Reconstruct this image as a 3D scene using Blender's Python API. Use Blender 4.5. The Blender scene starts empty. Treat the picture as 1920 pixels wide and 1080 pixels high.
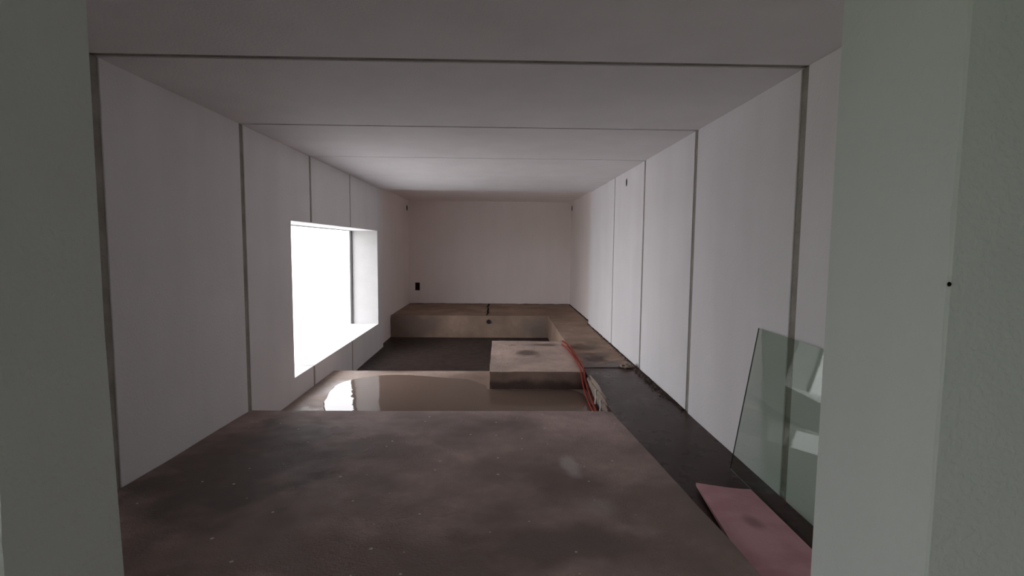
import bpy, bmesh, math, random
from mathutils import Vector, Matrix, noise
random.seed(4)
sc = bpy.context.scene
col = sc.collection

# ------------------------------------------------------------------ camera
EYE = 1.52
F, PITCH, YAW, ROLL = 973.65, -0.0822, 0.0238, 0.0090
cd = bpy.data.cameras.new('camera'); cam = bpy.data.objects.new('camera', cd); col.objects.link(cam)
cd.sensor_width = 36.0; cd.lens = 36.0 * F / 1920.0; cd.clip_start = 0.02; cd.clip_end = 300
def rows():
    c, s = math.cos(YAW), math.sin(YAW)
    A = Matrix(((c, -s, 0), (s, c, 0), (0, 0, 1)))
    c, s = math.cos(PITCH), math.sin(PITCH)
    B = Matrix(((1, 0, 0), (0, c, s), (0, -s, c)))
    c, s = math.cos(ROLL), math.sin(ROLL)
    C = Matrix(((c, 0, s), (0, 1, 0), (-s, 0, c)))
    return C @ B @ A
R_ = rows()
rt, fw, up = R_[0], R_[1], R_[2]
cam.matrix_world = Matrix(((rt[0], up[0], -fw[0], 0), (rt[1], up[1], -fw[1], 0), (rt[2], up[2], -fw[2], EYE), (0, 0, 0, 1)))
sc.camera = cam

# ------------------------------------------------------------------ sky, exposure
w = bpy.data.worlds.new('overcast_sky'); sc.world = w; w.use_nodes = True
bg = w.node_tree.nodes['Background']
bg.inputs['Color'].default_value = (0.955, 0.965, 1.0, 1); bg.inputs['Strength'].default_value = 5.4
vs = sc.view_settings
vs.view_transform = 'Standard'; vs.look = 'None'; vs.exposure = 0.0; vs.gamma = 1.0; vs.use_curve_mapping = False
sc.cycles.max_bounces = 16; sc.cycles.diffuse_bounces = 10
sc.display_settings.display_device = 'sRGB'

def portal(name, loc, rot, sx, sy):          # daylight openings, for sampling of the sky only
    l = bpy.data.lights.new(name, 'AREA'); l.shape = 'RECTANGLE'; l.size = sx; l.size_y = sy
    l.cycles.is_portal = True
    o = bpy.data.objects.new(name, l); o.location = loc; o.rotation_euler = rot; col.objects.link(o)

# ------------------------------------------------------------------ dimensions (metres, y = depth from the camera, z = 0 on the side ledge)
XL, XR = -2.26, 1.74
ZC = 2.55
J = [3.026, 4.67, 6.31, 7.955]      # joints between the precast sections
Y5 = 10.05                         # end of the precast sections
YW = 13.39                         # back wall
EX = 0.08                          # the end bay is this much wider on every side
Z2, Z3 = -0.211, -0.473            # lower floor, pit floor
LX = 1.05                          # inner edge of the side ledge
YB = 11.1                          # front of the back bench
PE = 7.04                          # edge of the pit
HW = [.035, .034, .028, .026]      # half widths of the joints in the walls
HC = [.028, .016, .011, .006]      # and in the ceiling
WN, WF, WB, WT = 5.705, 9.689, 0.035, 1.762   # window
WTH = 0.486                        # wall thickness
YF0, YF1 = 0.95, 1.27              # front wall with the doorway
portal('window_daylight', (XL - WTH - 0.02, (WN + WF) / 2, (WB + WT) / 2), (0, math.radians(-90), 0), WT - WB, WF - WN)

# ------------------------------------------------------------------ materials
MATS = {}
class N:
    def __init__(s, name):
        s.m = bpy.data.materials.new(name); s.m.use_nodes = True
        s.t = s.m.node_tree; s.b = s.t.nodes['Principled BSDF']
        s.pos = s.t.nodes.new('ShaderNodeNewGeometry').outputs['Position']
        MATS[name] = s.m
    def n(s, kind, **kw):
        x = s.t.nodes.new(kind)
        for k, v in kw.items(): setattr(x, k, v)
        return x
    def link(s, a, b): s.t.links.new(a, b)
    def scaled(s, sc3):
        v = s.n('ShaderNodeVectorMath', operation='MULTIPLY'); s.link(s.pos, v.inputs[0]); v.inputs[1].default_value = sc3
        return v.outputs[0]
    def noise(s, scale, detail=4, rough=.55, sc3=None, lo=.35, hi=.65):
        x = s.n('ShaderNodeTexNoise'); x.inputs['Scale'].default_value = scale
        x.inputs['Detail'].default_value = detail; x.inputs['Roughness'].default_value = rough
        s.link(s.scaled(sc3) if sc3 else s.pos, x.inputs['Vector'])
        return s.ramp(x.outputs['Fac'], lo, hi)
    def ramp(s, v, lo, hi, a=0., b=1.):
        r = s.n('ShaderNodeMapRange'); r.interpolation_type = 'SMOOTHSTEP'
        s.link(v, r.inputs['Value'])
        for k, q in zip(('From Min', 'From Max', 'To Min', 'To Max'), (lo, hi, a, b)): r.inputs[k].default_value = q
        return r.outputs[0]
    def math(s, op, a, b):
        x = s.n('ShaderNodeMath', operation=op); x.use_clamp = False
        for i, q in enumerate((a, b)):
            if isinstance(q, (int, float)): x.inputs[i].default_value = q
            else: s.link(q, x.inputs[i])
        return x.outputs[0]
    def mix(s, fac, a, b):
        x = s.n('ShaderNodeMix', data_type='RGBA')
        for i, q in ((0, fac), (6, a), (7, b)):
            if isinstance(q, tuple): x.inputs[i].default_value = (*q, 1)
            elif isinstance(q, (int, float)): x.inputs[i].default_value = q
            else: s.link(q, x.inputs[i])
        return x.outputs[2]
    def comp(s, i):
        x = s.n('ShaderNodeSeparateXYZ'); s.link(s.pos, x.inputs[0]); return x.outputs[i]
    def spot(s, c, r, soft=.5, wob=.5):      # a stain of its own shape round point c
        nz = s.n('ShaderNodeTexNoise'); nz.inputs['Scale'].default_value = 4; s.link(s.pos, nz.inputs['Vector'])
        d = s.n('ShaderNodeVectorMath', operation='SUBTRACT'); s.link(s.pos, d.inputs[0]); d.inputs[1].default_value = c
        e = s.n('ShaderNodeVectorMath', operation='DIVIDE'); s.link(d.outputs[0], e.inputs[0]); e.inputs[1].default_value = r
        l = s.n('ShaderNodeVectorMath', operation='LENGTH'); s.link(e.outputs[0], l.inputs[0])
        q = s.math('ADD', l.outputs['Value'], s.math('MULTIPLY', s.math('SUBTRACT', nz.outputs['Fac'], .5), wob * 4))
        return s.ramp(q, 1 - soft, 1 + soft, 1, 0)
    def fin(s, color, rough, bump=None, bd=.004, spec=.5, **kw):
        for k, q in (('Base Color', color), ('Roughness', rough)):
            if isinstance(q, tuple): s.b.inputs[k].default_value = (*q, 1)
            elif isinstance(q, (int, float)): s.b.inputs[k].default_value = q
            else: s.link(q, s.b.inputs[k])
        s.b.inputs['Specular IOR Level'].default_value = spec
        if bump is not None:
            x = s.n('ShaderNodeBump'); x.inputs['Distance'].default_value = bd; x.inputs['Strength'].default_value = .6
            s.link(bump, x.inputs['Height']); s.link(x.outputs[0], s.b.inputs['Normal'])
        for k, q in kw.items(): s.b.inputs[k].default_value = q
        return s.m

def mk_wall(name, a, b, rough=.75):
    k = N(name)
    big = k.noise(1.1, 3); st = k.noise(3.0, 3, sc3=(1, 1, .15)); fine = k.noise(60, 2)
    f = k.math('ADD', k.math('MULTIPLY', big, .5), k.math('MULTIPLY', st, .5))
    return k.fin(k.mix(f, a, b), rough, fine, .0012, spec=.25)
mk_wall('precast', (.79, .775, .785), (.84, .825, .835))
mk_wall('end_plaster', (.84, .775, .755), (.88, .815, .795), .85)
mk_wall('door_plaster', (.665, .70, .68), (.715, .75, .73), .8)
mk_wall('vestibule_plaster', (.69, .71, .70), (.75, .77, .76), .85)
k = N('joint_mortar'); k.fin(k.mix(k.noise(6, 4), (.30, .285, .25), (.37, .35, .315)), .95, k.noise(40, 3), .004, spec=.1)

def mk_concrete(name, dry, wet, wetmask, rdry=.6, rwet=.14, extra=None, flecks=False, bscale=9, spec=.5):
    k = N(name)
    n1 = k.noise(1.3, 6, .6, lo=.3, hi=.7); n2 = k.noise(bscale, 5, .6); n3 = k.noise(70, 2)
    c = k.mix(n1, tuple(q * .72 for q in dry), tuple(q * 1.22 for q in dry))
    c = k.mix(k.math('MULTIPLY', n2, .35), c, tuple(q * .8 for q in dry))
    m = wetmask(k)
    c = k.mix(m, c, k.mix(n1, tuple(q * .8 for q in wet), tuple(q * 1.15 for q in wet)))
    if extra:
        for (ctr, r, colr, amt) in extra:
            c = k.mix(k.math('MULTIPLY', k.spot(ctr, r), amt), c, colr)
    if flecks:
        v = k.n('ShaderNodeTexVoronoi'); v.voronoi_dimensions = '2D'; v.inputs['Scale'].default_value = 5.0; k.link(k.pos, v.inputs['Vector'])
        sz = k.n('ShaderNodeSeparateColor'); k.link(v.outputs['Color'], sz.inputs[0])
        rad = k.ramp(sz.outputs[0], .55, 1., 0.0, .055)
        c = k.mix(k.ramp(k.math('SUBTRACT', rad, v.outputs['Distance']), .0, .015), c, (.62, .58, .55))
    r = k.math('ADD', k.math('MULTIPLY', m, rwet - rdry), k.math('ADD', rdry, k.math('MULTIPLY', n2, .08)))
    dry_b = k.math('MULTIPLY', k.math('SUBTRACT', 1.0, m), k.math('ADD', n3, k.math('MULTIPLY', n2, 1.5)))
    return k.fin(c, r, dry_b, .004, spec=spec)
def wet_noise(lo, hi, scale=.8):
    return lambda k: k.noise(scale, 4, .55, lo=lo, hi=hi)
mk_concrete('screed', (.42, .312, .285), (.235, .172, .155), wet_noise(.42, .62, .9), .8, .7,
            extra=[((.486, 3.39, .03), (.06, .15, .2), (.56, .51, .49), .7), ((.561, 2.81, .04), (.1, .1, .2), (.5, .45, .42), .4),
                   ((-1.25, 4.3, .0), (.25, .2, .2), (.42, .31, .30), .6), ((-1.75, 3.4, .03), (.55, .85, .3), (.13, .098, .09), .95),
                   ((.25, 2.42, .05), (.5, .16, .3), (.19, .145, .13), .8), ((1.0, 2.75, .05), (.3, .5, .3), (.24, .18, .155), .7), ((-.6, 2.3, .05), (.7, .22, .3), (.24, .18, .16), .7), ((-.9, 3.75, .03), (.35, .25, .3), (.2, .155, .145), .7)], flecks=True)
mk_concrete('wet_strip', (.09, .06, .055), (.075, .049, .044), wet_noise(.0, .12), .4, .26, bscale=5, spec=.06)
def side_wet(k):
    y = k.comp(1)
    q = k.math('ADD', y, k.math('MULTIPLY', k.math('SUBTRACT', k.noise(1.8, 4), .5), .7))
    return k.ramp(q, 6.6, 7.15, 1, 0)
mk_concrete('ledge_concrete', (.33, .236, .18), (.085, .058, .05), side_wet, .75, .28, spec=.1,
            extra=[((1.29, 6.95, 0), (.16, .3, .3), (.09, .062, .05), .95), ((1.25, 7.7, 0), (.16, .25, .3), (.13, .09, .07), .85),
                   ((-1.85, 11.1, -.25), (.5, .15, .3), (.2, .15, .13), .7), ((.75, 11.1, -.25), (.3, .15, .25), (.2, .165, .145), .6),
                   ((1.45, 7.9, 0), (.12, .3, .3), (.16, .13, .105), .5)])
mk_concrete('floor_concrete', (.36, .265, .215), (.24, .17, .135), wet_noise(.42, .6, 1.1), .6, .3)
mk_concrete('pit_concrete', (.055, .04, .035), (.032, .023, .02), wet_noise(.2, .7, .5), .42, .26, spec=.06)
mk_concrete('block_concrete', (.44, .33, .28), (.2, .145, .12), wet_noise(.6, .75, 2), .8, .6,
            extra=[((.405, 7.2, 0), (.15, .22, .2), (.12, .08, .062), .95), ((.69, 7.85, 0), (.22, .12, .2), (.14, .095, .075), .9),
                   ((.2, 6.14, -.2), (1.6, .1, .09), (.10, .078, .07), .8)])
mk_concrete('pavement', (.72, .70, .69), (.66, .64, .63), wet_noise(.5, .7), .8, .6)
mk_concrete('mortar_lump', (.34, .26, .205), (.25, .2, .17), wet_noise(.4, .6, 12), .9, .8)
k = N('lawn'); k.fin(k.mix(k.noise(14, 5), (.10, .20, .07), (.22, .34, .14)), .95, k.noise(60, 3), .03, spec=.1)
k = N('puddle_water'); k.fin((.155, .108, .085), .012, k.noise(3.0, 3, .5), .0018, spec=.5, IOR=1.33)
k = N('pink_foam'); k.fin(k.mix(k.math('MULTIPLY', k.spot((1.385, 2.68, .02), (.05, .075, .2)), .6), k.mix(k.noise(5, 4), (.62, .33, .36), (.72, .41, .44)), (.22, .12, .12)), .7, k.noise(50, 2), .001, spec=.2)
k = N('orange_conduit'); k.fin(k.mix(k.noise(30, 2), (.24, .02, .009), (.32, .032, .014)), .6, spec=.25)
k = N('black_plastic'); k.fin((.012, .011, .011), .6)
k = N('dark_void'); k.fin((.02, .016, .014), .95, spec=.05)
k = N('gap_shade'); k.fin(k.mix(k.noise(20, 4), (.035, .026, .022), (.08, .06, .05)), .95, spec=.05)  # near-black tone that paints the shade of the wall-foot gaps
k = N('grey_metal'); k.fin((.24, .235, .23), .45)
k = N('dark_metal'); k.fin((.055, .05, .05), .6)
k = N('white_plastic'); k.fin((.7, .69, .67), .5)
# sheet glass: clear green-tinted body with a polished surface
m = bpy.data.materials.new('sheet_glass'); m.use_nodes = True; t = m.node_tree; t.nodes.clear()
out = t.nodes.new('ShaderNodeOutputMaterial'); mx = t.nodes.new('ShaderNodeMixShader')
tr = t.nodes.new('ShaderNodeBsdfTransparent'); tr.inputs['Color'].default_value = (.82, .865, .825, 1)
gl = t.nodes.new('ShaderNodeBsdfGlossy'); gl.inputs['Roughness'].default_value = 0.02
ge = t.nodes.new('ShaderNodeNewGeometry'); dt = t.nodes.new('ShaderNodeVectorMath'); dt.operation = 'DOT_PRODUCT'
t.links.new(ge.outputs['Incoming'], dt.inputs[0]); t.links.new(ge.outputs['Normal'], dt.inputs[1])
def mth(op, a, b=None):      # Schlick reflectance, the same from both sides of a face
    x = t.nodes.new('ShaderNodeMath'); x.operation = op
    for i, q in enumerate((a, b)):
        if q is None: continue
        if isinstance(q, (int, float)): x.inputs[i].default_value = q
        else: t.links.new(q, x.inputs[i])
    return x.outputs[0]
f0 = .028
fr = mth('ADD', mth('MULTIPLY', mth('POWER', mth('SUBTRACT', 1., mth('ABSOLUTE', dt.outputs['Value'])), 5.), 1 - f0), f0)
t.links.new(fr, mx.inputs[0]); t.links.new(tr.outputs[0], mx.inputs[1]); t.links.new(gl.outputs[0], mx.inputs[2]); t.links.new(mx.outputs[0], out.inputs[0])
MATS['sheet_glass'] = m
m = bpy.data.materials.new('glass_edge'); m.use_nodes = True
b = m.node_tree.nodes['Principled BSDF']; b.inputs['Base Color'].default_value = (.035, .075, .062, 1); b.inputs['Roughness'].default_value = .2
MATS['glass_edge'] = m

# ------------------------------------------------------------------ builders
def obj(name, bm, mat, parent=None, smooth=False, origin=None):
    bmesh.ops.recalc_face_normals(bm, faces=bm.faces[:])
    if origin: bmesh.ops.translate(bm, verts=bm.verts[:], vec=-Vector(origin))
    me = bpy.data.meshes.new(name); bm.to_mesh(me); bm.free()
    if smooth:
        for p in me.polygons: p.use_smooth = True
    me.materials.append(MATS[mat])
    o = bpy.data.objects.new(name, me); col.objects.link(o)
    if origin: o.location = origin
    if parent:
        o.parent = parent
        if origin: o.location = Vector(origin) - parent.location
    return o
def tag(o, label=None, cat=None, group=None, kind=None):
    for a, v in (('label', label), ('category', cat), ('group', group), ('kind', kind)):
        if v: o[a] = v
    return o
def empty(name, loc=(0, 0, 0)):
    o = bpy.data.objects.new(name, None); o.location = loc; o.empty_display_size = .1; col.objects.link(o); return o
def box(bm, x0, x1, y0, y1, z0, z1):
    v = [bm.verts.new((x, y, z)) for x in (x0, x1) for y in (y0, y1) for z in (z0, z1)]
    for f in ((0, 1, 3, 2), (4, 6, 7, 5), (0, 4, 5, 1), (2, 3, 7, 6), (0, 2, 6, 4), (1, 5, 7, 3)):
        bm.faces.new([v[i] for i in f])
    return v
def boxes(*bs):
    bm = bmesh.new()
    for b_ in bs: box(bm, *b_)
    return bm
def prism(pts, axis, a, b):
    """polygon pts extruded along axis ('x': pts are (y,z); 'y': (x,z); 'z': (x,y))"""
    bm = bmesh.new()
    def P(p, q): return {'x': (q, p[0], p[1]), 'y': (p[0], q, p[1]), 'z': (p[0], p[1], q)}[axis]
    A = [bm.verts.new(P(p, a)) for p in pts]; B = [bm.verts.new(P(p, b)) for p in pts]
    bm.faces.new(A); bm.faces.new(B[::-1]); n = len(pts)
    for i in range(n): bm.faces.new((A[i], B[i], B[(i + 1) % n], A[(i + 1) % n]))
    return bm
def bev(bm, d=.006, seg=2):
    bmesh.ops.recalc_face_normals(bm, faces=bm.faces[:])
    es = [e for e in bm.edges if len(e.link_faces) == 2 and e.calc_face_angle(0) > .5]
    bmesh.ops.bevel(bm, geom=es, offset=d, segments=seg, profile=.5, affect='EDGES', clamp_overlap=True)
    return bm
def rough_box(bm, x0, x1, y0, y1, z0, z1, seg=.1, amp=.006, fr=3., zfun=None):
    nx, ny, nz = [max(1, int(round((b - a) / seg))) for a, b in ((x0, x1), (y0, y1), (z0, z1))]
    vs_ = {}
    def V(i, j, k_):
        key = (i, j, k_)
        if key not in vs_:
            p = Vector((x0 + (x1 - x0) * i / nx, y0 + (y1 - y0) * j / ny, z0 + (z1 - z0) * k_ / nz))
            d = noise.noise_vector(p * fr) * amp + noise.noise_vector(p * fr * 4) * amp * .5
            if zfun and k_ == nz: p.z += zfun(p.x, p.y)
            vs_[key] = bm.verts.new(p + d)
        return vs_[key]
    for i in range(nx):
        for j in range(ny):
            for k_ in (0, nz): bm.faces.new((V(i, j, k_), V(i + 1, j, k_), V(i + 1, j + 1, k_), V(i, j + 1, k_)))
    for i in range(nx):
        for k_ in range(nz):
            for j in (0, ny): bm.faces.new((V(i, j, k_), V(i + 1, j, k_), V(i + 1, j, k_ + 1), V(i, j, k_ + 1)))
    for j in range(ny):
        for k_ in range(nz):
            for i in (0, nx): bm.faces.new((V(i, j, k_), V(i, j + 1, k_), V(i, j + 1, k_ + 1), V(i, j, k_ + 1)))
    return bm
def tube(pts, r, n=10, rib=0.0):
    """round tube through points (Catmull-Rom), optional corrugation"""
    P = [Vector(p) for p in pts]; Q = []
    for i in range(len(P) - 1):
        a, b, c, d = P[max(i - 1, 0)], P[i], P[i + 1], P[min(i + 2, len(P) - 1)]
        st = max(4, int((c - b).length / .012))
        for s in range(st):
            u = s / st
            Q.append(.5 * ((2 * b) + (c - a) * u + (2 * a - 5 * b + 4 * c - d) * u * u + (3 * b - a - 3 * c + d) * u ** 3))
    Q.append(P[-1]); bm = bmesh.new(); rings = []
    for i, q in enumerate(Q):
        tg = (Q[min(i + 1, len(Q) - 1)] - Q[max(i - 1, 0)]).normalized()
        s1 = tg.cross(Vector((0, 0, 1)));
        if s1.length < .05: s1 = tg.cross(Vector((1, 0, 0)))
        s1.normalize(); s2 = s1.cross(tg)
        rr = r * (1 + rib * (1 if i % 2 else -1))
        rings.append([bm.verts.new(q + rr * (math.cos(6.2832 * k_ / n) * s1 + math.sin(6.2832 * k_ / n) * s2)) for k_ in range(n)])
    for a, b in zip(rings, rings[1:]):
        for k_ in range(n): bm.faces.new((a[k_], a[(k_ + 1) % n], b[(k_ + 1) % n], b[k_]))
    bm.faces.new(rings[0][::-1]); bm.faces.new(rings[-1])
    return bm

# ------------------------------------------------------------------ walls and ceiling: precast sections with recessed joints
BOT = -0.75
def struct(o, label): return tag(o, label, kind='structure')
def sections(h):
    e = [YF1] + [q for y, g in zip(J, h) for q in (y - g, y + g)] + [Y5]
    return list(zip(e[0::2], e[1::2]))
sect = sections(HW)
REC = .008
# left wall: joint filler is the wall's own mesh, the panels are its parts
fill = []
for y, G in zip(J, HW):
    x0, x1 = XL - WTH + .03, XL - REC
    if WN < y < WF:
        fill += [(x0, x1, y - G, y + G, WT + REC, ZC), (x0, x1, y - G, y + G, BOT, WB - REC)]
    else: fill.append((x0, x1, y - G, y + G, BOT, ZC))
wl = struct(obj('wall_left', boxes(*fill), 'joint_mortar'), 'white precast concrete wall on the left with the big window opening')
pl = [[(sect[0][0], BOT), (sect[0][1], BOT), (sect[0][1], ZC), (sect[0][0], ZC)],
      [(sect[1][0], BOT), (sect[1][1], BOT), (sect[1][1], ZC), (sect[1][0], ZC)],
      [(sect[2][0], BOT), (sect[2][1], BOT), (sect[2][1], WB), (WN, WB), (WN, WT), (sect[2][1], WT), (sect[2][1], ZC), (sect[2][0], ZC)],
      [(sect[3][0], BOT), (sect[3][1], BOT), (sect[3][1], WB), (sect[3][0], WB)],
      [(sect[3][0], WT), (sect[3][1], WT), (sect[3][1], ZC), (sect[3][0], ZC)],
      [(sect[4][0], BOT), (Y5, BOT), (Y5, ZC), (sect[4][0], ZC), (sect[4][0], WT), (WF, WT), (WF, WB), (sect[4][0], WB)]]
for q in pl: obj('panel', bev(prism(q, 'x', XL - WTH, XL), .005), 'precast', wl)
tag(obj('end_panel', boxes((XL - WTH, XL - EX, Y5, YW + .3, BOT, ZC + EX)), 'end_plaster', wl), 'beige plastered end piece')
# right wall
wr = struct(obj('wall_right', boxes(*[(XR + REC, XR + .3, y - G, y + G, BOT, ZC) for y, G in zip(J, HW)]), 'joint_mortar'), 'white precast concrete wall on the right with dark vertical joints')
for a, b in sect: obj('panel', bev(boxes((XR, XR + .33, a, b, BOT, ZC)), .005), 'precast', wr)
tag(obj('end_panel', boxes((XR + EX, XR + .33, Y5, YW + .3, BOT, ZC + EX)), 'end_plaster', wr), 'beige plastered end piece')
# ceiling
ce = struct(obj('ceiling', boxes(*[(XL - .1, XR + .1, y - G, y + G, ZC + REC, ZC + .3) for y, G in zip(J, HC)]), 'joint_mortar'), 'white precast concrete ceiling with cross joints')
for a, b in sections(HC): obj('panel', bev(boxes((XL - WTH, XR + .33, a, b, ZC, ZC + .32)), .003), 'precast', ce)
tag(obj('end_panel', boxes((XL - WTH, XR + .33, Y5, YW + .3, ZC + EX, ZC + .32)), 'end_plaster', ce), 'beige plastered end piece')
wb_ = struct(obj('wall_back', boxes((XL - EX - .05, XR + EX + .05, YW, YW + .25, BOT, ZC + EX + .02)), 'end_plaster'), 'beige plastered wall at the far end above the bench')

# anchor slots: small dark sockets left in the walls
def slot(parent, x, y, z, nx, ny, h=.06, wd=.018):
    """a shallow oval rim with a dark hollow, lying on the wall whose inward normal is (nx, ny)"""
    n = Vector((nx, ny, 0)); s = Vector((-ny, nx, 0)); bm = bmesh.new(); rings = []
    for rad, d in ((1.25, .001), (1.1, .003), (.9, .003), (.8, .0012)):
        rings.append([bm.verts.new(Vector((x, y, z)) + n * d + s * (wd * rad * math.cos(a)) + Vector((0, 0, h * rad * math.sin(a)))) for a in [6.2832 * i / 14 for i in range(14)]])
    for a, b in zip(rings, rings[1:]):
        for i in range(14): bm.faces.new((a[i], a[(i + 1) % 14], b[(i + 1) % 14], b[i]))
    bm.faces.new(rings[-1])
    return tag(obj('anchor_slot', bm, 'dark_void', parent), 'small dark oval socket')
slot(wr, XR, 7.217, 2.397, -1, 0, .045, .028)
slot(wr, XR + EX, 13.25, 2.465, -1, 0, .06, .06)
slot(wl, XL - EX, 13.2, 2.43, 1, 0, .06, .06)

# front wall: doorway with plastered jambs, ragged outer arrises
def jamb_poly(near_x, far_x, outx):
    return [(near_x, YF0), (outx, YF0), (outx, YF1), (far_x, YF1)]
def jamb(near_x, far_x, outx, parent):
    bm = bmesh.new(); nz = 120; rings = []
    for i in range(nz + 1):
        z = BOT + (ZC + .3 - BOT) * i / nz
        jt = noise.noise(Vector((near_x * 9, 0, z * 9))) * .004 + noise.noise(Vector((near_x, 5, z * 40))) * .0025
        lean = max(0., min(.015, (1.3 - z) * .024)) if outx < 0 else 0.
        pts = jamb_poly(near_x + jt, far_x + lean, outx)
        # thicker plaster lip, rounded, along the outer arris
        s = 1 if outx > near_x else -1
        pts = [pts[0], (near_x + s * .006, YF0 - .003)] + pts[1:]
        rings.append([bm.verts.new((p[0], p[1], z)) for p in pts])
    n = len(rings[0])
    for a, b in zip(rings, rings[1:]):
        for i in range(n): bm.faces.new((a[i], a[(i + 1) % n], b[(i + 1) % n], b[i]))
    bm.faces.new(rings[0][::-1]); bm.faces.new(rings[-1])
    return obj('jamb', bm, 'door_plaster', parent)
VX0, VX1, VY0 = -2.6, 2.0, -2.4
wf_ = struct(obj('wall_front', boxes((-1.0, .86, YF0 + .001, YF1 - .001, 2.42, ZC + .3)), 'door_plaster'), 'plastered wall around the doorway the camera looks through')
jamb(.836, .816, VX1, wf_); jamb(-.926, -.958, VX0, wf_)
o = slot(wf_, .8365, YF0 - .0035, 1.455, 0, -1, .0035, .003); o['label'] = 'small dark nick in the plaster'

# vestibule the camera stands in, open to the garden on its left
struct(obj('wall_vestibule_right', boxes((VX1, VX1 + .2, VY0, YF1, -.2, 2.85)), 'vestibule_plaster'), 'plain vestibule wall right of the camera')
struct(obj('wall_vestibule_back', boxes((VX0 - .2, VX1 + .2, VY0 - .2, VY0, -.2, 2.85)), 'vestibule_plaster'), 'plain vestibule wall behind the camera')
DO0, DO1, DOT = -1.7, -.4, 2.05
struct(obj('wall_vestibule_left', boxes((VX0 - .2, VX0, VY0, DO0, -.2, 2.85), (VX0 - .2, VX0, DO1, YF1 , -.2, 2.85), (VX0 - .2, VX0, DO0, DO1, DOT, 2.85)), 'vestibule_plaster'), 'plain vestibule wall with a garden doorway left of the camera')
struct(obj('ceiling_vestibule', boxes((VX0 - .2, VX1 + .2, VY0 - .2, YF0, 2.6, 2.85)), 'vestibule_plaster'), 'plain vestibule ceiling above the camera')
struct(obj('floor_vestibule', boxes((VX0 - .2, VX1 + .2, VY0 - .2, YF0, -.2, .05)), 'screed'), 'grey screed floor of the vestibule')
portal('garden_door_daylight', (VX0 - .22, (DO0 + DO1) / 2, DOT / 2), (0, math.radians(-90), 0), DOT, DO1 - DO0)

# outside
struct(obj('ground_pavement', boxes((-30, XL - WTH, .6, 40, -.6, -.12)), 'pavement'), 'pale paving outside the window')
struct(obj('ground_lawn', boxes((-30, VX0 - .2, -25, .6, -.6, -.05)), 'lawn'), 'lawn outside the vestibule door')

# window: thin metal profile at the outer edge of the opening
wi = empty('window_1', (XL - WTH + .03, (WN + WF) / 2, WB)); struct(wi, 'deep unglazed window opening in the left wall, blown out by daylight')
fx0, fx1 = XL - WTH - .02, XL - WTH + .02
def wpart(name, b, m_='grey_metal'): obj(name, bev(boxes(b), .003, 1), m_, wi, origin=tuple(wi.location))
wpart('frame_stile', (fx0, fx1, WF - .05, WF, WB, WT - .012), 'dark_metal')
wpart('frame_stile', (fx0, fx1, WN, WN + .05, WB, WT - .012), 'dark_metal')
wpart('frame_head', (fx0, fx1, WN, WF, WT - .012, WT))

k = N('reveal_dimming_grey'); k.fin(k.mix(k.noise(5, 4), (.455, .445, .44), (.47, .46, .455)), .9, k.noise(50, 3), .002, spec=.1)
obj('added_reveal_board', bev(boxes((XL - WTH + .03, XL - .004, WF - .008, WF + .003, WB + .002, WT - .002)), .002, 1), 'reveal_dimming_grey', wi, origin=tuple(wi.location))  # added board, its grey colour dims the over-bright far reveal
# ------------------------------------------------------------------ floors
def pz(y): return .050 - (y - 3.02) * .031 if y > 2.0 else .0837
def pedge(y): return 1.04 + (J[1] - y) * .055 + noise.noise(Vector((0, y * 3, 0))) * .012
bm = bmesh.new()
ys = [YF0 + (J[1] - YF0) * i / 48 for i in range(49)]; NX = 40
top = []
for i, y in enumerate(ys):
    x1 = pedge(y); x0 = XL + .004
    top.append([bm.verts.new((x0 + (x1 - x0) * j / NX, y, pz(y) + noise.noise(Vector((x0 + (x1 - x0) * j / NX, y, 0)) * 1.5) * .006 - (.008 if j == NX else 0))) for j in range(NX + 1)])
bt = [[bm.verts.new((v.co.x, v.co.y, -.75)) for v in r] for r in top]
for i in range(48):
    for j in range(NX):
        bm.faces.new((top[i][j], top[i][j + 1], top[i + 1][j + 1], top[i + 1][j]))
    bm.faces.new((top[i][NX], bt[i][NX], bt[i + 1][NX], top[i + 1][NX])); bm.faces.new((top[i][0], top[i + 1][0], bt[i + 1][0], bt[i][0]))
for r in (0, 48):
    for j in range(NX): bm.faces.new((top[r][j], top[r][j + 1], bt[r][j + 1], bt[r][j]))
fl = struct(obj('floor', bm, 'screed'), 'dark stained concrete platform floor in the foreground')
struct(obj('floor_side_strip', rough_box(rough_box(bmesh.new(), .95, XR - .002, YF1, J[1], -.4, -.008, .12, .002, 1.5), LX, XR - .002, J[1], 6.44, -.74, -.008, .12, .002, 1.5), 'wet_strip'), 'dark wet concrete strip along the right wall')
struct(obj('floor_lower', rough_box(bmesh.new(), XL + .004, LX, J[1] + .001, PE, -.74, Z2, .12, .003, 2), 'floor_concrete', smooth=False), 'lower wet concrete floor below the platform edge')
struct(obj('floor_pit', rough_box(bmesh.new(), XL - EX, LX, PE - .01, YB + .1, -.74, Z3, .2, .003, 2), 'pit_concrete'), 'dark sunken floor in front of the far bench')

# ledge along the right wall that turns into the bench under the back wall
lo = (1.3, 11.5, -.6)
bm = bmesh.new()
rough_box(bm, LX, XR - .018, 6.4, Y5 + .02, -.74, 0, .085, .007, 2.5)
rough_box(bm, LX, XR + EX - .02, Y5 + .02, YW - .018, -.74, 0, .085, .007, 2.5)
lg = tag(obj('concrete_ledge', bm, 'ledge_concrete'), 'raw concrete ledge along the right wall turning into the far bench', 'ledge')
rb = rough_box(bmesh.new(), XL - EX + .015, LX + .004, YB, YW - .018, -.74, .0, .085, .006, 2.5)
obj('bench', rb, 'ledge_concrete', lg)['label'] = 'low raw concrete bench under the back wall'
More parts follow.
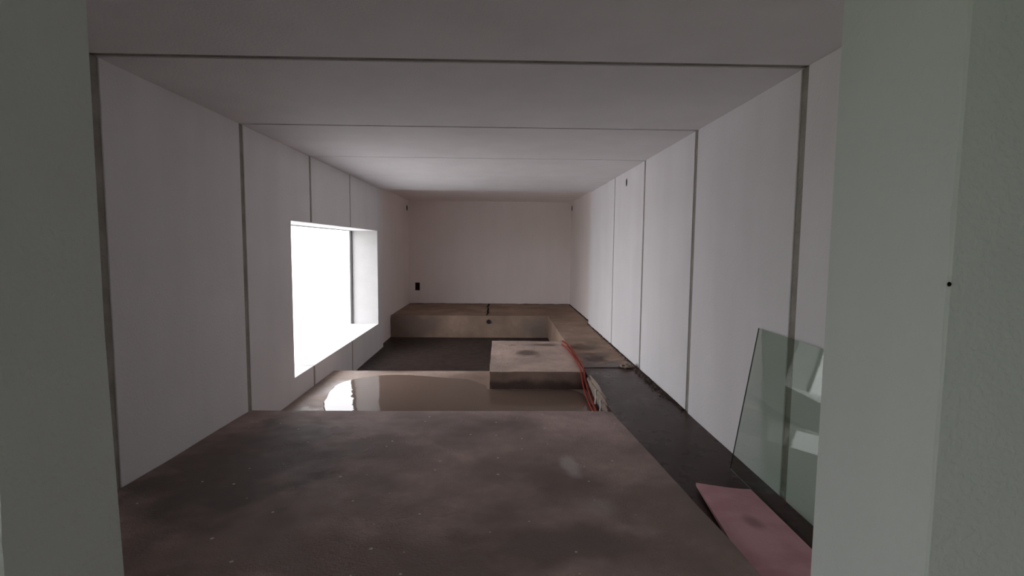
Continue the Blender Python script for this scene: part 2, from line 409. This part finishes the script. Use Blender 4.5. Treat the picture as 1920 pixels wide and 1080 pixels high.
# crack across the bench top
cr = bmesh.new(); prev = None
for i in range(13):
    u = i / 12; y = YB - .004 + u * (YW - YB - .03); x = -.27 + .02 * math.sin(u * 7) + random.uniform(-.015, .015); wd = .010 + .012 * abs(math.sin(u * 5))
    a = cr.verts.new((x - wd, y, .009)); b = cr.verts.new((x + wd, y, .009)); c = cr.verts.new((x + wd * .6, y, .001)); d = cr.verts.new((x - wd * .6, y, .001))
    if prev:
        cr.faces.new((prev[0], prev[1], b, a)); cr.faces.new((prev[1], prev[2], c, b)); cr.faces.new((prev[3], prev[0], a, d))
    prev = (a, b, c, d)
obj('crack', cr, 'dark_void', lg)['label'] = 'dark crack across the bench'

# dark strips stand in for shade in the gaps along the walls
for i, b_ in enumerate(((XR - .034, XR - .001, 4.7, Y5, -.1, .006), (XR + EX - .03, XR + EX - .001, Y5, YW - .01, -.1, .008), (XL - EX + .02, XR + EX - .03, YW - .03, YW - .001, -.1, .008))):
    struct(obj('trim_%d' % (i + 1), rough_box(bmesh.new(), *b_, .05, .007, 5), 'gap_shade'), ('dark painted-shade strip in the gap along the foot of the right wall', 'dark painted-shade strip beside the far end of the ledge', 'dark painted-shade strip between the bench and the back wall')[i])

# block standing against the ledge
bk = rough_box(bmesh.new(), -.115, LX - .012, 6.14, 8.15, Z2 - .28, .004, .07, .007, 3)
tag(obj('concrete_block', bk, 'block_concrete', origin=(.46, 7.1, Z2)), 'raw concrete block jutting from the ledge, dark stain on top', 'block')

# ------------------------------------------------------------------ puddle
def unproj(u, v, z):
    d = rt * ((u - 960) / F) + fw - up * ((v - 540) / F)
    s = (z - EYE) / d.z
    return Vector((0, 0, EYE)) + d * s
PUD = [(-1.62, 4.72), (-1.72, 5.0), (-1.756, 5.21), (-1.85, 5.42), (-1.91, 5.63), (-1.95, 5.86), (-1.985, 6.09), (-1.99, 6.27), (-1.94, 6.43), (-1.86, 6.55), (-1.764, 6.642), (-1.57, 6.755), (-1.4, 6.79), (-1.24, 6.787), (-1.0, 6.74), (-.733, 6.654),
       (-.55, 6.61), (-.381, 6.55), (-.25, 6.40), (-.16, 6.25), (-.135, 6.10), (.1, 6.105), (.5, 6.10), (.8, 6.11), (.95, 6.0), (1.0, 5.6), (.96, 5.1), (1.0, 4.72)]
pts = []
for i in range(len(PUD)):
    a, b, c, d = [Vector(PUD[(i + q) % len(PUD)]) for q in (-1, 0, 1, 2)]
    for s in range(5):
        u = s / 5
        q = .5 * ((2 * b) + (c - a) * u + (2 * a - 5 * b + 4 * c - d) * u * u + (3 * b - a - 3 * c + d) * u ** 3)
        q.y = max(q.y, J[1] + .02); q.y = min(q.y, 7.0)
        q += Vector((noise.noise(Vector((q.x * 9, q.y * 9, 1))), noise.noise(Vector((q.x * 9, q.y * 9, 7))))) * .01
        q.y = max(q.y, J[1] + .02)
        pts.append((q.x, q.y))
bm = bmesh.new()
A = [bm.verts.new((p[0], p[1], Z2 + .0075)) for p in pts]; ctr = Vector((sum(p[0] for p in pts) / len(pts), sum(p[1] for p in pts) / len(pts)))
B = [bm.verts.new((p[0] + (p[0] - ctr.x) * .012, p[1] + (p[1] - ctr.y) * .006, Z2 - .004)) for p in pts]
bm.faces.new(A)
for i in range(len(A)): bm.faces.new((A[i], B[i], B[(i + 1) % len(A)], A[(i + 1) % len(A)]))
tag(obj('puddle', bm, 'puddle_water', origin=(ctr.x, ctr.y, Z2)), 'shallow puddle mirroring the window on the lower floor', 'puddle')

# ------------------------------------------------------------------ conduits
def conduit(pts, label):
    tag(obj('conduit', tube(pts, .0105, 10, .06), 'orange_conduit', smooth=True, origin=tuple(pts[-1])), label, 'conduit', 'orange conduits over the ledge')
zt = .0245
conduit([(.99, 8.05, zt + .004), (1.03, 7.8, zt), (1.05, 7.4, zt), (1.05, 7.0, zt), (1.045, 6.6, zt), (1.035, 6.25, zt), (1.022, 6.1, .0), (1.02, 5.95, -.08), (1.018, 5.6, -.15), (1.01, 5.2, Z2 + .022), (1.0, 4.85, Z2 + .021)],
        'orange-red conduit over the ledge edge, the one nearer the right wall')
conduit([(.95, 7.75, zt + .004), (.985, 7.5, zt), (1.0, 7.1, zt), (1.005, 6.8, zt), (1.0, 6.5, zt), (.99, 6.2, zt), (.985, 6.08, -.02), (.983, 5.92, -.10), (.98, 5.6, -.17), (.975, 5.2, Z2 + .021), (.965, 4.85, Z2 + .02)],
        'orange-red conduit over the ledge edge, the one lying on the block')

# broken mortar on the ledge arris with two plastic stubs
def lump(name, mat, c, r, amp, seed, sub=3, parent=None):
    bm = bmesh.new(); bmesh.ops.create_icosphere(bm, subdivisions=sub, radius=1)
    for v in bm.verts:
        n = v.co.normalized(); f = 1 + amp * noise.noise(n * 1.6 + Vector((seed, 0, 0))) + amp * .5 * noise.noise(n * 4 + Vector((0, seed, 0)))
        v.co = Vector((n.x * r[0] * f, n.y * r[1] * f, n.z * r[2] * f)) + Vector(c)
    return obj(name, bm, mat, parent, origin=tuple(c))
ml = tag(lump('mortar_lump', 'mortar_lump', (1.062, 5.45, -.06), (.042, .6, .075), .5, 3), 'broken pale mortar on the ledge edge beside the conduits', 'mortar')
for (a, b_) in (((1.022, 5.36, -.15), (1.03, 5.38, .0)), ((1.022, 5.1, -.17), (1.03, 5.12, -.03))):
    st = tag(obj('pipe_stub', tube([a, tuple((Vector(a) + Vector(b_)) / 2 + Vector((.006, 0, 0))), b_], .012, 10), 'white_plastic', smooth=True, origin=a),
             'short white pipe stub at the ledge edge, ' + ('the farther one' if a[1] > 5.2 else 'the nearer one'), 'pipe', 'white stubs at the ledge edge')
tag(lump('rubble_chunk', 'mortar_lump', (1.60, 6.42, .02), (.075, .07, .038), .6, 8), 'grey rubble chunk on the ledge against the right wall', 'rubble')
# crumbs along the wall foot
bm = bmesh.new()
for i in range(170):
    y = random.choice((random.uniform(4.9, 9.8), random.gauss(6.3, .5), random.gauss(5.5, .3))); x = XR - .035 - abs(random.gauss(0, .03)); r = random.uniform(.004, .014)
    q = bmesh.ops.create_icosphere(bm, subdivisions=1, radius=r)['verts']
    for v in q: v.co = Vector((v.co.x * random.uniform(.7, 1.3), v.co.y * random.uniform(.7, 1.6), v.co.z * .8)) + Vector((x, y, .006 + r * .4))
tag(obj('mortar_crumbs', bm, 'ledge_concrete'), 'loose mortar crumbs along the foot of the right wall', 'rubble', kind='stuff')

# hole with a pipe end in the bench front, and the empty electrical box on the back wall
bm = bmesh.new(); rings = []
for rad, y in ((.045, YB + .03), (.045, YB - .03), (.034, YB - .03), (.034, YB - .018)):
    rings.append([bm.verts.new((-.235 + rad * math.cos(a), y, -.125 + rad * math.sin(a))) for a in [6.2832 * i / 16 for i in range(16)]])
for a, b in zip(rings, rings[1:]):
    for i in range(16): bm.faces.new((a[i], a[(i + 1) % 16], b[(i + 1) % 16], b[i]))
bm.faces.new(rings[-1])
tag(obj('drain_pipe', bm, 'black_plastic', origin=(-.235, YB, -.17)), 'black pipe end poking from the front of the far bench', 'pipe')
eb = empty('electrical_box', (-2.114, YW, .34)); tag(eb, 'empty black electrical box in the back wall by the left corner', 'electrical box')
ex, ez = -2.114, .441
obj('back_plate', boxes((ex - .048, ex + .048, YW - .006, YW + .0, ez - .09, ez + .09)), 'dark_void', eb, origin=tuple(eb.location))
obj('rim', bev(boxes((ex - .058, ex - .046, YW - .02, YW, ez - .1, ez + .1), (ex + .046, ex + .058, YW - .02, YW, ez - .1, ez + .1), (ex - .046, ex + .046, YW - .02, YW, ez + .088, ez + .1), (ex - .046, ex + .046, YW - .02, YW, ez - .1, ez - .088)), .002, 1), 'black_plastic', eb, origin=tuple(eb.location))

# ------------------------------------------------------------------ glass sheet leaning on the right wall, foam board on the strip
gy0, gy1 = 2.2, 3.40
gb = Vector((1.588, 0, .012)); gt = Vector((XR - .011, 0, .985)); gn = Vector((-(gt.z - gb.z), 0, gt.x - gb.x)).normalized() * .008
g = empty('glass_sheet', (1.57, 2.9, 0)); tag(g, 'greenish glass sheet leaning against the right wall by the doorway', 'glass sheet')
def quad3(a, b, c, d):
    bm = bmesh.new(); bm.faces.new([bm.verts.new(q) for q in (a, b, c, d)]); return bm
def Yv(v, y): return Vector((v.x - .012 * (gy1 - y), y, v.z))
# pane: its two polished faces; edges: the dark green cut sides
bm = bmesh.new()
for off in (Vector((0, 0, 0)), gn):
    bm.faces.new([bm.verts.new(q + off) for q in (Yv(gb, gy0), Yv(gb, gy1), Yv(gt, gy1 - .02), Yv(gt, gy0))])
obj('pane', bm, 'sheet_glass', g, origin=tuple(g.location))
c4 = [Yv(gb, gy0), Yv(gb, gy1), Yv(gt, gy1 - .02), Yv(gt, gy0)]
for i in range(4):
    a, b = c4[i], c4[(i + 1) % 4]
    obj('cut_edge', quad3(a, b, b + gn, a + gn), 'glass_edge', g, origin=tuple(g.location))

FB = [(1.262, 3.29), (1.545, 3.20), (1.552, 2.2), (1.548, 1.75), (1.09, 1.75), (1.155, 2.35)]
bm = bmesh.new(); nu, nv = 10, 30; T = {}
def foam(u, v):
    y = 3.152 + (1.75 - 3.152) * v
    xl = 1.253 + (1.109 - 1.253) * v; xr = 1.563
    x = xl + (xr - xl) * u
    y -= (.15 * u - .07 * u * u * u) * (1 - v)
    lift = .004 * (1 - u) ** 2 * (1 - v) ** 3 + .006 * math.sin(u * 3.1) * (1 - v)
    return Vector((x, y, .006 + lift))
for i in range(nu + 1):
    for j in range(nv + 1):
        p = foam(i / nu, j / nv)
        for s in (0, 1): T[i, j, s] = bm.verts.new(p + Vector((0, 0, .02 * s)))
for i in range(nu):
    for j in range(nv):
        for s in (0, 1): bm.faces.new([T[q + (s,)] for q in ((i, j), (i + 1, j), (i + 1, j + 1), (i, j + 1))])
for i in range(nu):
    for j in (0, nv): bm.faces.new((T[i, j, 0], T[i + 1, j, 0], T[i + 1, j, 1], T[i, j, 1]))
for j in range(nv):
    for i in (0, nu): bm.faces.new((T[i, j, 0], T[i, j + 1, 0], T[i, j + 1, 1], T[i, j, 1]))
tag(obj('foam_board', bm, 'pink_foam', origin=(1.35, 2.5, 0)), 'pink foam board lying on the wet strip below the glass', 'foam board')
